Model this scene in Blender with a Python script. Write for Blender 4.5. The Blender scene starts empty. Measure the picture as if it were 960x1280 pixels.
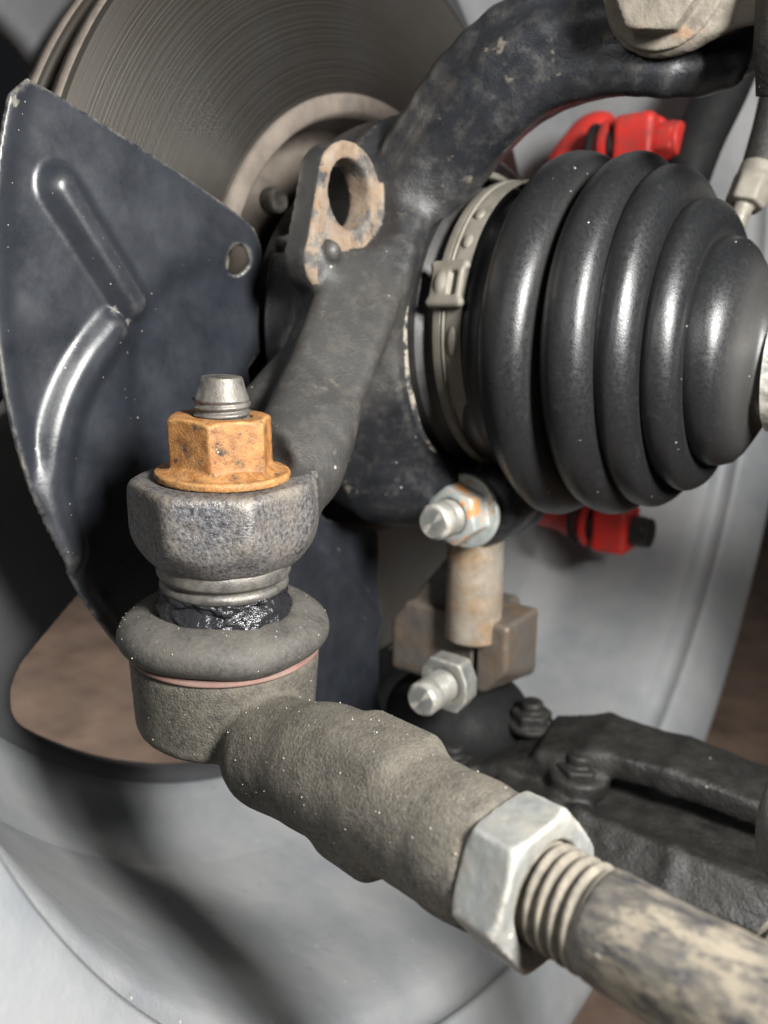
import bpy, math, random
import numpy as np
from mathutils import Vector, Matrix, noise as mnoise

# ------------------------------------------------------------------ camera
# All coordinates below are millimetres in a vehicle frame whose origin is the outer CV joint:
# +X inboard along the axle, +Y towards the far side of the wheel, +Z up.
MM = 0.001
YAW, PITCH, FPX = math.radians(37), math.radians(14), 984.0
R_ = np.array([math.cos(YAW), math.sin(YAW), 0])
F_ = np.array([-math.sin(YAW)*math.cos(PITCH), math.cos(YAW)*math.cos(PITCH), -math.sin(PITCH)])
U_ = np.cross(R_, F_)
CAM = -(35.5*R_ + 54*U_ + 236*F_)

scene = bpy.context.scene
cd = bpy.data.cameras.new('camera'); cam = bpy.data.objects.new('camera', cd)
scene.collection.objects.link(cam); scene.camera = cam
cd.sensor_fit = 'VERTICAL'; cd.sensor_height = 5.5; cd.sensor_width = 5.5*0.75
cd.lens = FPX/1280*5.5
cd.clip_start = 0.005; cd.clip_end = 20
cam.matrix_world = Matrix(((R_[0], U_[0], -F_[0], CAM[0]*MM), (R_[1], U_[1], -F_[1], CAM[1]*MM), (R_[2], U_[2], -F_[2], CAM[2]*MM), (0, 0, 0, 1)))
cd.dof.use_dof = True; cd.dof.focus_distance = 0.145; cd.dof.aperture_fstop = 2.5

# ------------------------------------------------------------------ light
world = bpy.data.worlds.new('World'); scene.world = world; world.use_nodes = True
bg = world.node_tree.nodes['Background']
bg.inputs[0].default_value = (0.80, 0.88, 1.0, 1); bg.inputs[1].default_value = 0.010

def lamp(name, camxyz, aim, w, h, power, col):
    ld = bpy.data.lights.new(name, 'AREA'); ld.shape = 'RECTANGLE'; ld.size = w*MM; ld.size_y = h*MM
    ld.energy = power; ld.color = col
    o = bpy.data.objects.new(name, ld); scene.collection.objects.link(o)
    p = CAM + camxyz[0]*R_ + camxyz[1]*U_ + camxyz[2]*F_
    o.location = Vector(p)*MM
    o.rotation_euler = (Vector(aim)*MM - o.location).to_track_quat('-Z', 'Y').to_euler()
    return o
lamp('work_lamp', (140, 80, -60), (-10, -60, -20), 52, 85, 3.2, (1.0, 0.985, 0.96))
lamp('side_fill', (-150, 80, -80), (-20, -90, -100), 90, 90, .42, (0.97, 0.985, 1.0))  # added weak fill from the left, not a real lamp
# added fill light beyond the wheel to brighten the floor outside
cl_ = bpy.data.lights.new('floor_fill', 'AREA'); cl_.shape = 'RECTANGLE'; cl_.size = .25; cl_.size_y = .25; cl_.energy = 2.2; cl_.color = (1.0, .95, .9)
clo = bpy.data.objects.new('floor_fill', cl_); scene.collection.objects.link(clo); clo.location = (-.9, -.4, 1.0); clo.rotation_euler = (Vector((-.36, -.12, -.3))-clo.location).to_track_quat('-Z', 'Y').to_euler(); cl_.spread = math.radians(50)

vs = scene.view_settings
vs.view_transform = 'Standard'; vs.look = 'None'; vs.exposure = 0.0; vs.gamma = 1.0; vs.use_curve_mapping = False

# ------------------------------------------------------------------ helpers: placing
random.seed(4); rng = np.random.default_rng(4)
V3 = lambda *a: np.array(a, float)
def unit(v): v = np.asarray(v, float); return v/np.linalg.norm(v)
def ray(px, py): return F_ + (px-480)/FPX*R_ + (640-py)/FPX*U_
def at(px, py, d): return CAM + d*ray(px, py)
def onX(px, py, X): r = ray(px, py); return CAM + (X-CAM[0])/r[0]*r
def onY(px, py, Y): r = ray(px, py); return CAM + (Y-CAM[1])/r[1]*r
def frame(z, hint=(0, 0, 1)):
    z = unit(z); h = np.asarray(hint, float)
    if abs(z@unit(h)) > .98: h = V3(1, 0, 0)
    x = unit(np.cross(h, z)); return np.stack([x, np.cross(z, x), z], 1)   # columns x y z

# ------------------------------------------------------------------ helpers: meshes and objects
COL = scene.collection
def tag(o, label=None, cat=None, group=None, kind=None):
    if label: o['label'] = label
    if cat: o['category'] = cat
    if group: o['group'] = group
    if kind: o['kind'] = kind
    return o
def thing(name, loc, label, cat, group=None):
    o = bpy.data.objects.new(name, None); o.empty_display_size = .01; COL.objects.link(o)
    o.location = Vector(loc)*MM; return tag(o, label, cat, group)
def base_of(parent):
    p = V3(0, 0, 0)
    while parent is not None:
        p = p + np.array(parent.location)/MM; parent = parent.parent
    return p
def obj(name, V, Fc, mat, parent=None, loc=None, sharp=None, attr=None):
    """V: world mm, Fc: int array (n,4) or (n,3) or list of faces."""
    V = np.asarray(V, float)
    base = base_of(parent)
    if loc is None: loc = base if parent is not None else V.mean(0)
    loc = np.asarray(loc, float)
    me = bpy.data.meshes.new(name)
    L = ((V-loc)*MM).astype(np.float32)
    if isinstance(Fc, np.ndarray):
        n, k = Fc.shape
        me.vertices.add(len(L)); me.vertices.foreach_set('co', L.ravel())
        me.loops.add(n*k); me.loops.foreach_set('vertex_index', Fc.astype(np.int32).ravel())
        me.polygons.add(n); me.polygons.foreach_set('loop_start', np.arange(0, n*k, k, dtype=np.int32))
        me.update(calc_edges=True)
    else:
        me.from_pydata([tuple(p) for p in L], [], [tuple(f) for f in Fc]); me.update()
    me.shade_smooth()
    if sharp: me.set_sharp_from_angle(angle=math.radians(sharp))
    if attr is not None:
        a = me.attributes.new('mask', 'FLOAT', 'POINT'); a.data.foreach_set('value', np.asarray(attr, np.float32))
    if mat: me.materials.append(mat)
    o = bpy.data.objects.new(name, me); COL.objects.link(o)
    o.parent = parent; o.location = Vector(loc-base)*MM
    return o

def lathe(profile, origin, axis, n=96, hint=(0, 0, 1), closed=False, rfun=None):
    """profile [(r, h)] along axis; returns V, F (quads)."""
    M = frame(axis, hint); prof = np.array(profile, float); m = len(prof)
    th = np.linspace(0, 2*math.pi, n, endpoint=False)
    r = prof[:, 0][:, None]*np.ones(n)[None]; h = prof[:, 1][:, None]*np.ones(n)[None]
    if rfun is not None: r, h = rfun(r, h, th[None]*np.ones(m)[:, None])
    P = np.stack([r*np.cos(th), r*np.sin(th), h], -1).reshape(-1, 3)@M.T + np.asarray(origin)
    mm = m if closed else m-1
    i = np.arange(mm)[:, None]; j = np.arange(n)[None]
    i2 = (i+1) % m; j2 = (j+1) % n
    Fq = np.stack([i*n+j, i*n+j2, i2*n+j2, i2*n+j], -1).reshape(-1, 4)
    return P, Fq
def merge(*vf):
    V, Fs, o = [], [], 0
    for v, f in vf: V.append(v); Fs.append(f+o); o += len(v)
    return np.concatenate(V), np.concatenate(Fs)
def smooth_curve(pts, n):
    pts = np.array(pts, float); P = np.vstack([2*pts[0]-pts[1], pts, 2*pts[-1]-pts[-2]])
    out = []; seg = len(pts)-1
    for s in np.linspace(0, seg-1e-6, n):
        i = int(s); t = s-i; a, b, c, d = P[i:i+4]
        out.append(.5*((2*b)+(-a+c)*t+(2*a-5*b+4*c-d)*t*t+(-a+3*b-3*c+d)*t**3))
    return np.array(out)
def tube(pts, rad, n=20, steps=40, caps=True):
    C = smooth_curve(pts, steps) if len(pts) > 2 else np.array([pts[0]+(pts[1]-pts[0])*t for t in np.linspace(0, 1, steps)])
    rad = np.interp(np.linspace(0, 1, steps), np.linspace(0, 1, np.size(rad)), rad) if np.size(rad) > 1 else np.full(steps, float(np.ravel(rad)[0]))
    T = np.gradient(C, axis=0); T /= np.linalg.norm(T, axis=1)[:, None]
    ref = V3(0, 0, 1) if abs(T[0][2]) < .9 else V3(1, 0, 0)
    V = []
    for c, t, r in zip(C, T, rad):
        x = unit(np.cross(ref, t)); y = np.cross(t, x); ref = y
        for k in range(n):
            a = 2*math.pi*k/n; V.append(c + r*(x*math.cos(a)+y*math.sin(a)))
    Fq = []
    for i in range(steps-1):
        for k in range(n):
            Fq.append((i*n+k, i*n+(k+1) % n, (i+1)*n+(k+1) % n, (i+1)*n+k))
    V = np.array(V); Fq = np.array(Fq)
    if caps:
        a = len(V); V = np.vstack([V, C[0], C[-1]])
        e = [(a, (k+1) % n, k, k) for k in range(n)]
        g = [(a+1, (steps-1)*n+k, (steps-1)*n+(k+1) % n, (steps-1)*n+(k+1) % n) for k in range(n)]
        tri = [f[:3] for f in e] + [f[:3] for f in g]
        return V, [tuple(f) for f in Fq] + tri
    return V, Fq

# ------------------------------------------------------------------ helpers: signed distance solids -> one continuous surface
def smin(a, b, k):
    if k <= 0: return np.minimum(a, b)
    h = np.clip(.5+.5*(b-a)/k, 0, 1); return b+(a-b)*h-k*h*(1-h)
def smax(a, b, k): return -smin(-a, -b, k)
def d_cap(a, b, ra, rb=None):
    a = np.asarray(a, float); b = np.asarray(b, float); rb = ra if rb is None else rb; ab = b-a; L = ab@ab
    def f(x, y, z):
        t = np.clip(((x-a[0])*ab[0]+(y-a[1])*ab[1]+(z-a[2])*ab[2])/L, 0, 1)
        return np.sqrt((x-a[0]-t*ab[0])**2+(y-a[1]-t*ab[1])**2+(z-a[2]-t*ab[2])**2)-(ra+(rb-ra)*t)
    m = max(ra, rb); f.bb = (np.minimum(a, b)-m, np.maximum(a, b)+m); return f
def d_cyl(a, b, ra, rnd=0, rb=None):
    a = np.asarray(a, float); b = np.asarray(b, float); L = np.linalg.norm(b-a); w = (b-a)/L; rb = ra if rb is None else rb
    def f(x, y, z):
        h = (x-a[0])*w[0]+(y-a[1])*w[1]+(z-a[2])*w[2]
        r = np.sqrt(np.maximum((x-a[0])**2+(y-a[1])**2+(z-a[2])**2-h*h, 0))
        dr = r-(ra+(rb-ra)*np.clip(h/L, 0, 1))+rnd; dh = np.abs(h-L/2)-L/2+rnd
        return np.sqrt(np.maximum(dr, 0)**2+np.maximum(dh, 0)**2)+np.minimum(np.maximum(dr, dh), 0)-rnd
    m = max(ra, rb); f.bb = (np.minimum(a, b)-m, np.maximum(a, b)+m); return f
def d_box(c, half, M=None, rnd=0):
    c = np.asarray(c, float); h = np.asarray(half, float); M = np.eye(3) if M is None else M
    def f(x, y, z):
        q = [np.abs((x-c[0])*M[0, i]+(y-c[1])*M[1, i]+(z-c[2])*M[2, i])-h[i]+rnd for i in range(3)]
        return np.sqrt(sum(np.maximum(v, 0)**2 for v in q))+np.minimum(np.maximum(np.maximum(q[0], q[1]), q[2]), 0)-rnd
    m = np.linalg.norm(h); f.bb = (c-m, c+m); return f
def d_ell(c, rad, M=None):
    c = np.asarray(c, float); M = np.eye(3) if M is None else M; rad = np.asarray(rad, float)
    def f(x, y, z):
        q = sum((((x-c[0])*M[0, i]+(y-c[1])*M[1, i]+(z-c[2])*M[2, i])/rad[i])**2 for i in range(3))
        return (np.sqrt(q)-1)*rad.min()
    m = rad.max(); f.bb = (c-m, c+m); return f
def d_hex(c, M, af, h, rnd=.5, chamf=True, both=True):
    """hex prism along M's third column, base at c, height h"""
    c = np.asarray(c, float)
    def f(x, y, z):
        lx = (x-c[0])*M[0, 0]+(y-c[1])*M[1, 0]+(z-c[2])*M[2, 0]
        ly = (x-c[0])*M[0, 1]+(y-c[1])*M[1, 1]+(z-c[2])*M[2, 1]
        lz = (x-c[0])*M[0, 2]+(y-c[1])*M[1, 2]+(z-c[2])*M[2, 2]
        d = None
        for k in range(3):
            a = k*math.pi/3; e = np.abs(lx*math.cos(a)+ly*math.sin(a))-af/2
            d = e if d is None else smax(d, e, rnd)
        d = smax(d, np.abs(lz-h/2)-h/2, rnd)
        if chamf:
            r = np.sqrt(lx*lx+ly*ly)
            top = (r-af/2*1.0)*.5+(lz-h)*.866
            d = smax(d, top, rnd*.6)
            if both: d = smax(d, (r-af/2*1.0)*.5-lz*.866, rnd*.6)
        return d
    m = max(af*.6, h); ctr = c+M[:, 2]*h/2; f.bb = (ctr-m, ctr+m); return f

def d_blade(a, b, wa, wb, th, rnd, face=None):
    w = unit(b-a); vw = unit(CAM-(a+b)/2 if face is None else face); x = unit(np.cross(w, vw)); y = np.cross(w, x); Lb = np.linalg.norm(b-a)
    def f(X, Y, Z):
        lx = (X-a[0])*x[0]+(Y-a[1])*x[1]+(Z-a[2])*x[2]; ly = (X-a[0])*y[0]+(Y-a[1])*y[1]+(Z-a[2])*y[2]; lz = (X-a[0])*w[0]+(Y-a[1])*w[1]+(Z-a[2])*w[2]
        t = np.clip(lz/Lb, 0, 1); q = [np.abs(lx)-(wa+(wb-wa)*t)+rnd, np.abs(ly)-th+rnd, np.abs(lz-Lb/2)-Lb/2+rnd]
        return np.sqrt(sum(np.maximum(v, 0)**2 for v in q))+np.minimum(np.maximum(np.maximum(q[0], q[1]), q[2]), 0)-rnd
    m = max(wa, wb)+th; f.bb = (np.minimum(a, b)-m, np.maximum(a, b)+m); return f
class Field:
    def __init__(s, lo, hi, h):
        s.lo = np.asarray(lo, float); s.h = h
        s.n = np.ceil((np.asarray(hi, float)-s.lo)/h).astype(int)+1
        s.v = np.full(s.n, 12.0, np.float32)
        s.ax = [(s.lo[i]+h*np.arange(s.n[i])).astype(np.float32) for i in range(3)]
    def _sl(s, f, m):
        a = np.clip(np.floor((f.bb[0]-m-s.lo)/s.h).astype(int), 0, s.n); b = np.clip(np.ceil((f.bb[1]+m-s.lo)/s.h).astype(int)+1, 0, s.n)
        sl = tuple(slice(a[i], b[i]) for i in range(3))
        return sl, [s.ax[0][sl[0]][:, None, None], s.ax[1][sl[1]][None, :, None], s.ax[2][sl[2]][None, None, :]]
    def add(s, f, k=0):
        sl, g = s._sl(f, max(k, 3*s.h)+2)
        if s.v[sl].size: s.v[sl] = smin(s.v[sl], f(*g).astype(np.float32), k)
        return s
    def sub(s, f, k=0):
        sl, g = s._sl(f, max(k, 3*s.h)+2)
        if s.v[sl].size: s.v[sl] = smax(s.v[sl], -f(*g).astype(np.float32), k)
        return s
    def cut(s, f, k=0):
        s.v = smax(s.v, f(s.ax[0][:, None, None], s.ax[1][None, :, None], s.ax[2][None, None, :]).astype(np.float32), k); return s
    def mesh(s):
        v = s.v; v[0] = v[-1] = 1; v[:, 0] = v[:, -1] = 1; v[:, :, 0] = v[:, :, -1] = 1
        ins = v < 0
        cnt = sum(ins[i:ins.shape[0]-1+i, j:ins.shape[1]-1+j, k:ins.shape[2]-1+k].astype(np.int8) for i in (0, 1) for j in (0, 1) for k in (0, 1))
        act = np.argwhere((cnt > 0) & (cnt < 8))
        idx = np.full(cnt.shape, -1, np.int32); idx[tuple(act.T)] = np.arange(len(act))
        P = np.zeros((len(act), 3)); N = np.zeros(len(act))
        cor = [(i, j, k) for i in (0, 1) for j in (0, 1) for k in (0, 1)]
        val = {c: v[tuple((act+np.array(c)).T)] for c in cor}
        for c in cor:
            for ax in range(3):
                if c[ax]: continue
                e = list(c); e[ax] = 1; e = tuple(e)
                a, b = val[c], val[e]; m = (a < 0) != (b < 0)
                t = np.where(m, a/np.where(m, a-b, 1), 0)
                q = np.tile(np.array(c, float), (len(act), 1)); q[:, ax] = t
                P += q*m[:, None]; N += m
        P = s.lo + (act + P/N[:, None])*s.h
        Q = []
        for ax in range(3):
            sl0 = [slice(None)]*3; sl1 = [slice(None)]*3; sl0[ax] = slice(0, -1); sl1[ax] = slice(1, None)
            A = ins[tuple(sl0)]; B = ins[tuple(sl1)]
            for sign in (True, False):
                e = np.argwhere((A != B) & (A == sign)); b, c = (ax+1) % 3, (ax+2) % 3
                def cell(db, dc):
                    q = e.copy(); q[:, b] -= db; q[:, c] -= dc; return idx[tuple(q.T)]
                quad = np.stack([cell(1, 1), cell(0, 1), cell(0, 0), cell(1, 0)], -1)
                Q.append(quad if sign else quad[:, ::-1])
        return P, np.concatenate(Q)
def vnormals(V, Fq):
    n = np.cross(V[Fq[:, 2]]-V[Fq[:, 0]], V[Fq[:, 3]]-V[Fq[:, 1]]); N = np.zeros_like(V)
    for k in range(4): np.add.at(N, Fq[:, k], n)
    return N/np.maximum(np.linalg.norm(N, axis=1), 1e-9)[:, None]
def roughen(V, Fq, amp, size, octaves=3):
    N = vnormals(V, Fq)
    d = np.array([mnoise.fractal(Vector(p/size), 1.0, 2.0, octaves) for p in V])
    return V + N*(d*amp)[:, None]

# ------------------------------------------------------------------ materials
def mat(name, base, base2=None, rough=.6, metal=0., var=6., dust=None, dust_amt=.0, dust_size=9., up=0., speck=0., speck_col=(.48, .45, .40),
        speck_size=3., bump=.15, bump_size=.8, lump=0., lump_size=5., edge=None, edge_amt=0., rough_dust=.95, mask=None, spec=.5, patch=None, patch_at=.55, patch_size=5., coat=0., rings=0., stretch=1.):
    m = bpy.data.materials.new(name); m.use_nodes = True; nt = m.node_tree; N = nt.nodes; L = nt.links
    bs = N['Principled BSDF']
    tc = N.new('ShaderNodeTexCoord'); mp = N.new('ShaderNodeMapping'); mp.inputs['Scale'].default_value = (1000*stretch, 1000, 1000)
    L.new(tc.outputs['Object'], mp.inputs[0]); co = mp.outputs[0]
    def noi(size, det=5, rgh=.6, w=0):
        n = N.new('ShaderNodeTexNoise'); n.inputs['Scale'].default_value = 1/size; n.inputs['Detail'].default_value = det; n.inputs['Roughness'].default_value = rgh
        if w: 
            a = N.new('ShaderNodeVectorMath'); a.operation = 'ADD'; a.inputs[1].default_value = (w, w*1.7, -w); L.new(co, a.inputs[0]); L.new(a.outputs[0], n.inputs['Vector'])
        else: L.new(co, n.inputs['Vector'])
        return n.outputs['Fac']
    def rng_(s, a, b, c=0, d=1):
        r = N.new('ShaderNodeMapRange'); r.inputs[1].default_value = a; r.inputs[2].default_value = b; r.inputs[3].default_value = c; r.inputs[4].default_value = d; L.new(s, r.inputs[0]); return r.outputs[0]
    def mth(op, a, b):
        n = N.new('ShaderNodeMath'); n.operation = op; n.use_clamp = True
        for i, s in enumerate((a, b)):
            if isinstance(s, (int, float)): n.inputs[i].default_value = s
            else: L.new(s, n.inputs[i])
        return n.outputs[0]
    def mix(f, a, b):
        n = N.new('ShaderNodeMix'); n.data_type = 'RGBA'
        if isinstance(f, (int, float)): n.inputs[0].default_value = f
        else: L.new(f, n.inputs[0])
        for i, s in ((6, a), (7, b)):
            if isinstance(s, tuple): n.inputs[i].default_value = (*s, 1)
            else: L.new(s, n.inputs[i])
        return n.outputs[2]
    col = tuple(base); rgh = None; met = None
    if base2 is not None: col = mix(rng_(noi(var, 6, .65), .35, .65), tuple(base), tuple(base2))
    rv = rng_(noi(var*.7, 5, .6, 13), .3, .7, max(rough-.1, .05), min(rough+.12, 1))
    rgh = rv
    if patch is not None:
        pf = rng_(noi(patch_size, 7, .7, 31), patch_at-.03, patch_at+.03)
        col = mix(pf, col, tuple(patch)); rgh = mix_f(N, L, pf, rgh, .8)
        met = mth('MULTIPLY', mth('SUBTRACT', 1.0, pf), metal)
    if edge is not None:
        g = N.new('ShaderNodeNewGeometry'); ef = mth('MULTIPLY', rng_(g.outputs['Pointiness'], .51, .57), edge_amt)
        ef = mth('MULTIPLY', ef, rng_(noi(2.5, 4, .6, 5), .35, .6)); col = mix(ef, col, tuple(edge))
    if dust is not None:
        df = rng_(noi(dust_size, 8, .68, 47), .5-.28, .5+.28)
        df = mth('ADD', df, dust_amt-.5)
        if up:
            g = N.new('ShaderNodeNewGeometry'); s = N.new('ShaderNodeSeparateXYZ'); L.new(g.outputs['Normal'], s.inputs[0])
            df = mth('ADD', df, mth('MULTIPLY', rng_(s.outputs[2], -.2, 1), up))
        if mask is not None:
            a = N.new('ShaderNodeAttribute'); a.attribute_name = 'mask'
            df = mth('ADD', df, mth('MULTIPLY', a.outputs['Fac'], mask))
        col = mix(df, col, tuple(dust)); rgh = mix_f(N, L, df, rgh, rough_dust)
        met = mth('MULTIPLY', mth('SUBTRACT', 1.0, df), met if met is not None else metal)
    if rings:
        nz = N.new('ShaderNodeTexNoise'); nz.inputs['Scale'].default_value = .25; nz.inputs['Detail'].default_value = 3; L.new(co, nz.inputs['Vector'])
        av = N.new('ShaderNodeMixRGB'); av.inputs[0].default_value = .5; av.blend_type = 'ADD'; L.new(co, av.inputs[1]); L.new(nz.outputs['Color'], av.inputs[2])
        vr = N.new('ShaderNodeTexVoronoi'); vr.inputs['Scale'].default_value = 1/7; L.new(av.outputs[0], vr.inputs['Vector'])
        rg = mth('MULTIPLY', rng_(vr.outputs['Distance'], .27, .31), rng_(vr.outputs['Distance'], .37, .32))
        rg = mth('MULTIPLY', rg, rng_(noi(9, 3, .6, 91), .52, .66)); col = mix(mth('MULTIPLY', rg, rings), col, (.15, .15, .148)); rgh = mix_f(N, L, rg, rgh, .7)
    if speck:
        vo = N.new('ShaderNodeTexVoronoi'); vo.inputs['Scale'].default_value = 1/speck_size; L.new(co, vo.inputs['Vector'])
        sx = N.new('ShaderNodeSeparateColor'); L.new(vo.outputs['Color'], sx.inputs[0])
        rad = rng_(sx.outputs[0], 1-speck*.45, 1, 0, .14)
        sf = mth('LESS_THAN', vo.outputs['Distance'], rad)
        col = mix(mth('MULTIPLY', sf, .7), col, tuple(speck_col)); rgh = mix_f(N, L, sf, rgh, .8)
        if metal: met = mth('MULTIPLY', mth('SUBTRACT', 1.0, sf), met if met is not None else metal)
    if isinstance(col, tuple): bs.inputs['Base Color'].default_value = (*col, 1)
    else: L.new(col, bs.inputs['Base Color'])
    L.new(rgh, bs.inputs['Roughness'])
    if met is not None: L.new(met, bs.inputs['Metallic'])
    else: bs.inputs['Metallic'].default_value = metal
    bs.inputs['Specular IOR Level'].default_value = spec
    bs.inputs['Coat Weight'].default_value = coat; bs.inputs['Coat Roughness'].default_value = .25
    last = None
    for amt, size in ((bump, bump_size), (lump, lump_size)):
        if not amt: continue
        b = N.new('ShaderNodeBump'); b.inputs['Strength'].default_value = 1.0; b.inputs['Distance'].default_value = amt*MM
        L.new(noi(size, 4, .6, 71), b.inputs['Height'])
        if last is not None: L.new(last, b.inputs['Normal'])
        last = b.outputs[0]
    if last is not None: L.new(last, bs.inputs['Normal'])
    m['nt'] = 1
    return m
def mix_f(N, L, f, a, b):
    n = N.new('ShaderNodeMix'); n.data_type = 'FLOAT'; L.new(f, n.inputs[0])
    for i, s in ((2, a), (3, b)):
        if isinstance(s, (int, float)): n.inputs[i].default_value = s
        else: L.new(s, n.inputs[i])
    return n.outputs[0]

DUST = (.25, .228, .19)
M = {
 'cast': mat('black_cast_paint', (.009, .010, .0125), (.015, .016, .019), rough=.29, dust=(.060, .055, .046), dust_amt=.02, dust_size=3.5, mask=.40, speck=.22, speck_size=2.6, bump=.14, bump_size=.6, lump=.08, lump_size=5, edge=(.20, .18, .15), edge_amt=.5, patch=(.12, .104, .08), patch_at=.65, patch_size=8),
 'rustlug': mat('rusty_lug_face', (.21, .145, .09), (.13, .08, .05), rough=.8, var=4, dust=DUST, dust_amt=.25, dust_size=5, bump=.25, bump_size=1.2, patch=(.03, .03, .033), patch_at=.54, patch_size=7),
 'boss': mat('bare_forged_steel', (.22, .217, .22), (.035, .035, .042), rough=.38, metal=.5, var=.8, dust=(.17, .135, .09), dust_amt=.20, dust_size=8, bump=.22, bump_size=.55, edge=(.34, .29, .22), edge_amt=.8, speck=.08, speck_size=2),
 'rust': mat('orange_rust', (.31, .125, .028), (.13, .052, .017), rough=.48, var=4.5, dust=(.46, .26, .10), dust_amt=.20, dust_size=2.2, bump=.2, bump_size=.4, patch=(.035, .026, .022), patch_at=.60, patch_size=2.6, edge=(.62, .36, .13), edge_amt=.7, speck=.2, speck_size=1.4, speck_col=(.6, .5, .36)),
 'steel': mat('bare_steel', (.21, .205, .195), (.13, .122, .11), rough=.38, metal=.8, var=2, bump=.08, bump_size=.4, dust=(.14, .115, .085), dust_amt=.24, dust_size=4),
 'mudcast': mat('dusty_cast_iron', (.026, .024, .021), (.105, .097, .082), rough=.7, var=.9, dust=(.135, .120, .094), dust_amt=.28, dust_size=5, up=.25, speck=.45, speck_size=1.3, bump=.40, bump_size=.5, lump=.16, lump_size=2.2, spec=.35, patch=(.022, .021, .019), patch_at=.63, patch_size=16),
 'rubber': mat('dusty_black_rubber', (.0085, .009, .0098), (.012, .0123, .013), rough=.36, var=1.2, dust=(.05, .048, .045), dust_amt=-.14, dust_size=3, mask=.5, speck=.12, speck_size=2.0, bump=.05, bump_size=.4, lump=.05, lump_size=4, rough_dust=.55),
 'sealrubber': mat('dirty_seal_rubber', (.020, .0195, .019), (.060, .057, .052), rough=.62, var=.9, dust=(.12, .11, .092), dust_amt=.32, dust_size=7, up=.1, speck=.22, speck_size=2., bump=.14, bump_size=.7),
 'grease': mat('wet_black_grease', (.012, .012, .014), (.02, .02, .023), rough=.2, bump=.35, bump_size=1.2, lump=.5, lump_size=2.5, speck=.06, speck_size=2),
 'redring': mat('dull_red_ring', (.20, .055, .042), (.12, .05, .04), rough=.7, var=3, dust=(.19, .17, .14), dust_amt=.45, dust_size=9, bump=.05),
 'zinc': mat('zinc_plated_steel', (.25, .272, .276), (.185, .192, .186), rough=.36, metal=.5, var=4, dust=(.25, .218, .165), dust_amt=.30, dust_size=7, bump=.06, bump_size=.8, edge=(.80, .76, .68), edge_amt=.9, speck=.06, speck_size=2.5),
 'mudrod': mat('muddy_black_rod', (.018, .019, .024), (.03, .031, .036), rough=.4, var=3, patch=(.17, .146, .11), patch_at=.55, patch_size=7, dust=(.22, .19, .14), dust_amt=.24, dust_size=2.5, bump=.16, bump_size=.9, lump=.12, lump_size=4, speck=.15, speck_size=2, stretch=.4),
 'mudthread': mat('muddy_thread', (.18, .16, .128), (.09, .083, .072), rough=.75, var=2.5, dust=(.27, .235, .18), dust_amt=.25, dust_size=3, bump=.1, bump_size=.5, metal=.4),
 'shield': mat('black_coated_sheet', (.012, .014, .018), (.018, .020, .025), rough=.29, var=22, dust=(.028, .032, .039), dust_amt=.18, dust_size=14, speck=.75, speck_size=1.5, bump=.03, bump_size=1.5, lump=.05, lump_size=12, edge=(.28, .26, .22), edge_amt=.7, rough_dust=.55, spec=.7),
 'hat': mat('dull_rusted_iron', (.10, .084, .070), (.15, .124, .102), rough=.8, var=5, dust=(.20, .17, .138), dust_amt=.25, dust_size=8, bump=.12, bump_size=1),
 'wheel': mat('grey_wheel_paint', (.18, .192, .205), (.235, .245, .25), rough=.52, var=30, dust=(.31, .305, .295), dust_amt=.22, dust_size=40, patch=(.145, .15, .155), patch_at=.67, patch_size=9, speck=.30, speck_size=3, bump=.12, bump_size=.9, lump=.15, lump_size=9, rough_dust=.75),
 'wheelgrime': mat('grimy_wheel_paint', (.24, .25, .26), (.29, .30, .305), rough=.6, var=20, dust=(.09, .088, .085), dust_amt=.30, dust_size=14, bump=.1, bump_size=1.2),
 'wheelface': mat('shade_darkened_wheel_paint', (.035, .037, .042), (.055, .057, .06), rough=.6, var=30, dust=(.04, .038, .036), dust_amt=.35, dust_size=40, bump=.05, bump_size=1.5),  # wheel paint darkened to stand in for shadow behind the shield
 'red': mat('red_caliper_paint', (.62, .022, .014), (.55, .02, .015), rough=.4, var=10, bump=.05, dust=(.09, .045, .038), dust_amt=.24, dust_size=7),
 'black': mat('matte_black', (.006, .006, .0065), (.01, .01, .01), rough=.7, bump=.05, spec=.25),
 'darkiron': mat('dark_oily_iron', (.007, .0068, .0063), (.016, .015, .013), rough=.5, var=5, dust=(.028, .026, .021), dust_amt=.12, dust_size=10, up=.1, bump=.3, bump_size=1.0, lump=.3, lump_size=4, speck=.2, speck_size=3),
 'clampblock': mat('rust_stained_block', (.17, .16, .145), (.22, .155, .10), rough=.38, metal=.55, var=9, dust=(.035, .033, .031), dust_amt=.46, dust_size=10, bump=.12, bump_size=1.2),
 'pin': mat('rust_stained_pin', (.50, .475, .42), (.42, .28, .155), rough=.24, metal=.55, var=12, bump=.03, dust=(.30, .2, .12), dust_amt=.02, dust_size=6),
 'zincrust': mat('zinc_with_rust', (.48, .52, .50), (.40, .42, .40), rough=.4, metal=.5, var=4, patch=(.42, .20, .07), patch_at=.56, patch_size=6, bump=.05),
 'mudsteel': mat('mud_caked_steel', (.13, .115, .092), (.075, .064, .052), rough=.75, var=4, dust=(.20, .176, .137), dust_amt=.3, dust_size=6, speck=.3, speck_size=2.5, bump=.22, bump_size=1.1, patch=(.19, .105, .055), patch_at=.62, patch_size=8),
 'band': mat('stainless_band', (.22, .203, .17), (.15, .138, .114), rough=.42, metal=.45, var=5, dust=(.17, .155, .125), dust_amt=.4, dust_size=7, bump=.05),
 'chipped': mat('chipped_bore_edge', (.30, .27, .22), (.20, .18, .15), rough=.7, var=3, patch=(.02, .02, .022), patch_at=.49, patch_size=7, bump=.2, bump_size=1),
 'dark': mat('dark_machined_steel', (.035, .034, .034), (.05, .048, .046), rough=.5, metal=.3, bump=.05),
}
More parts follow.
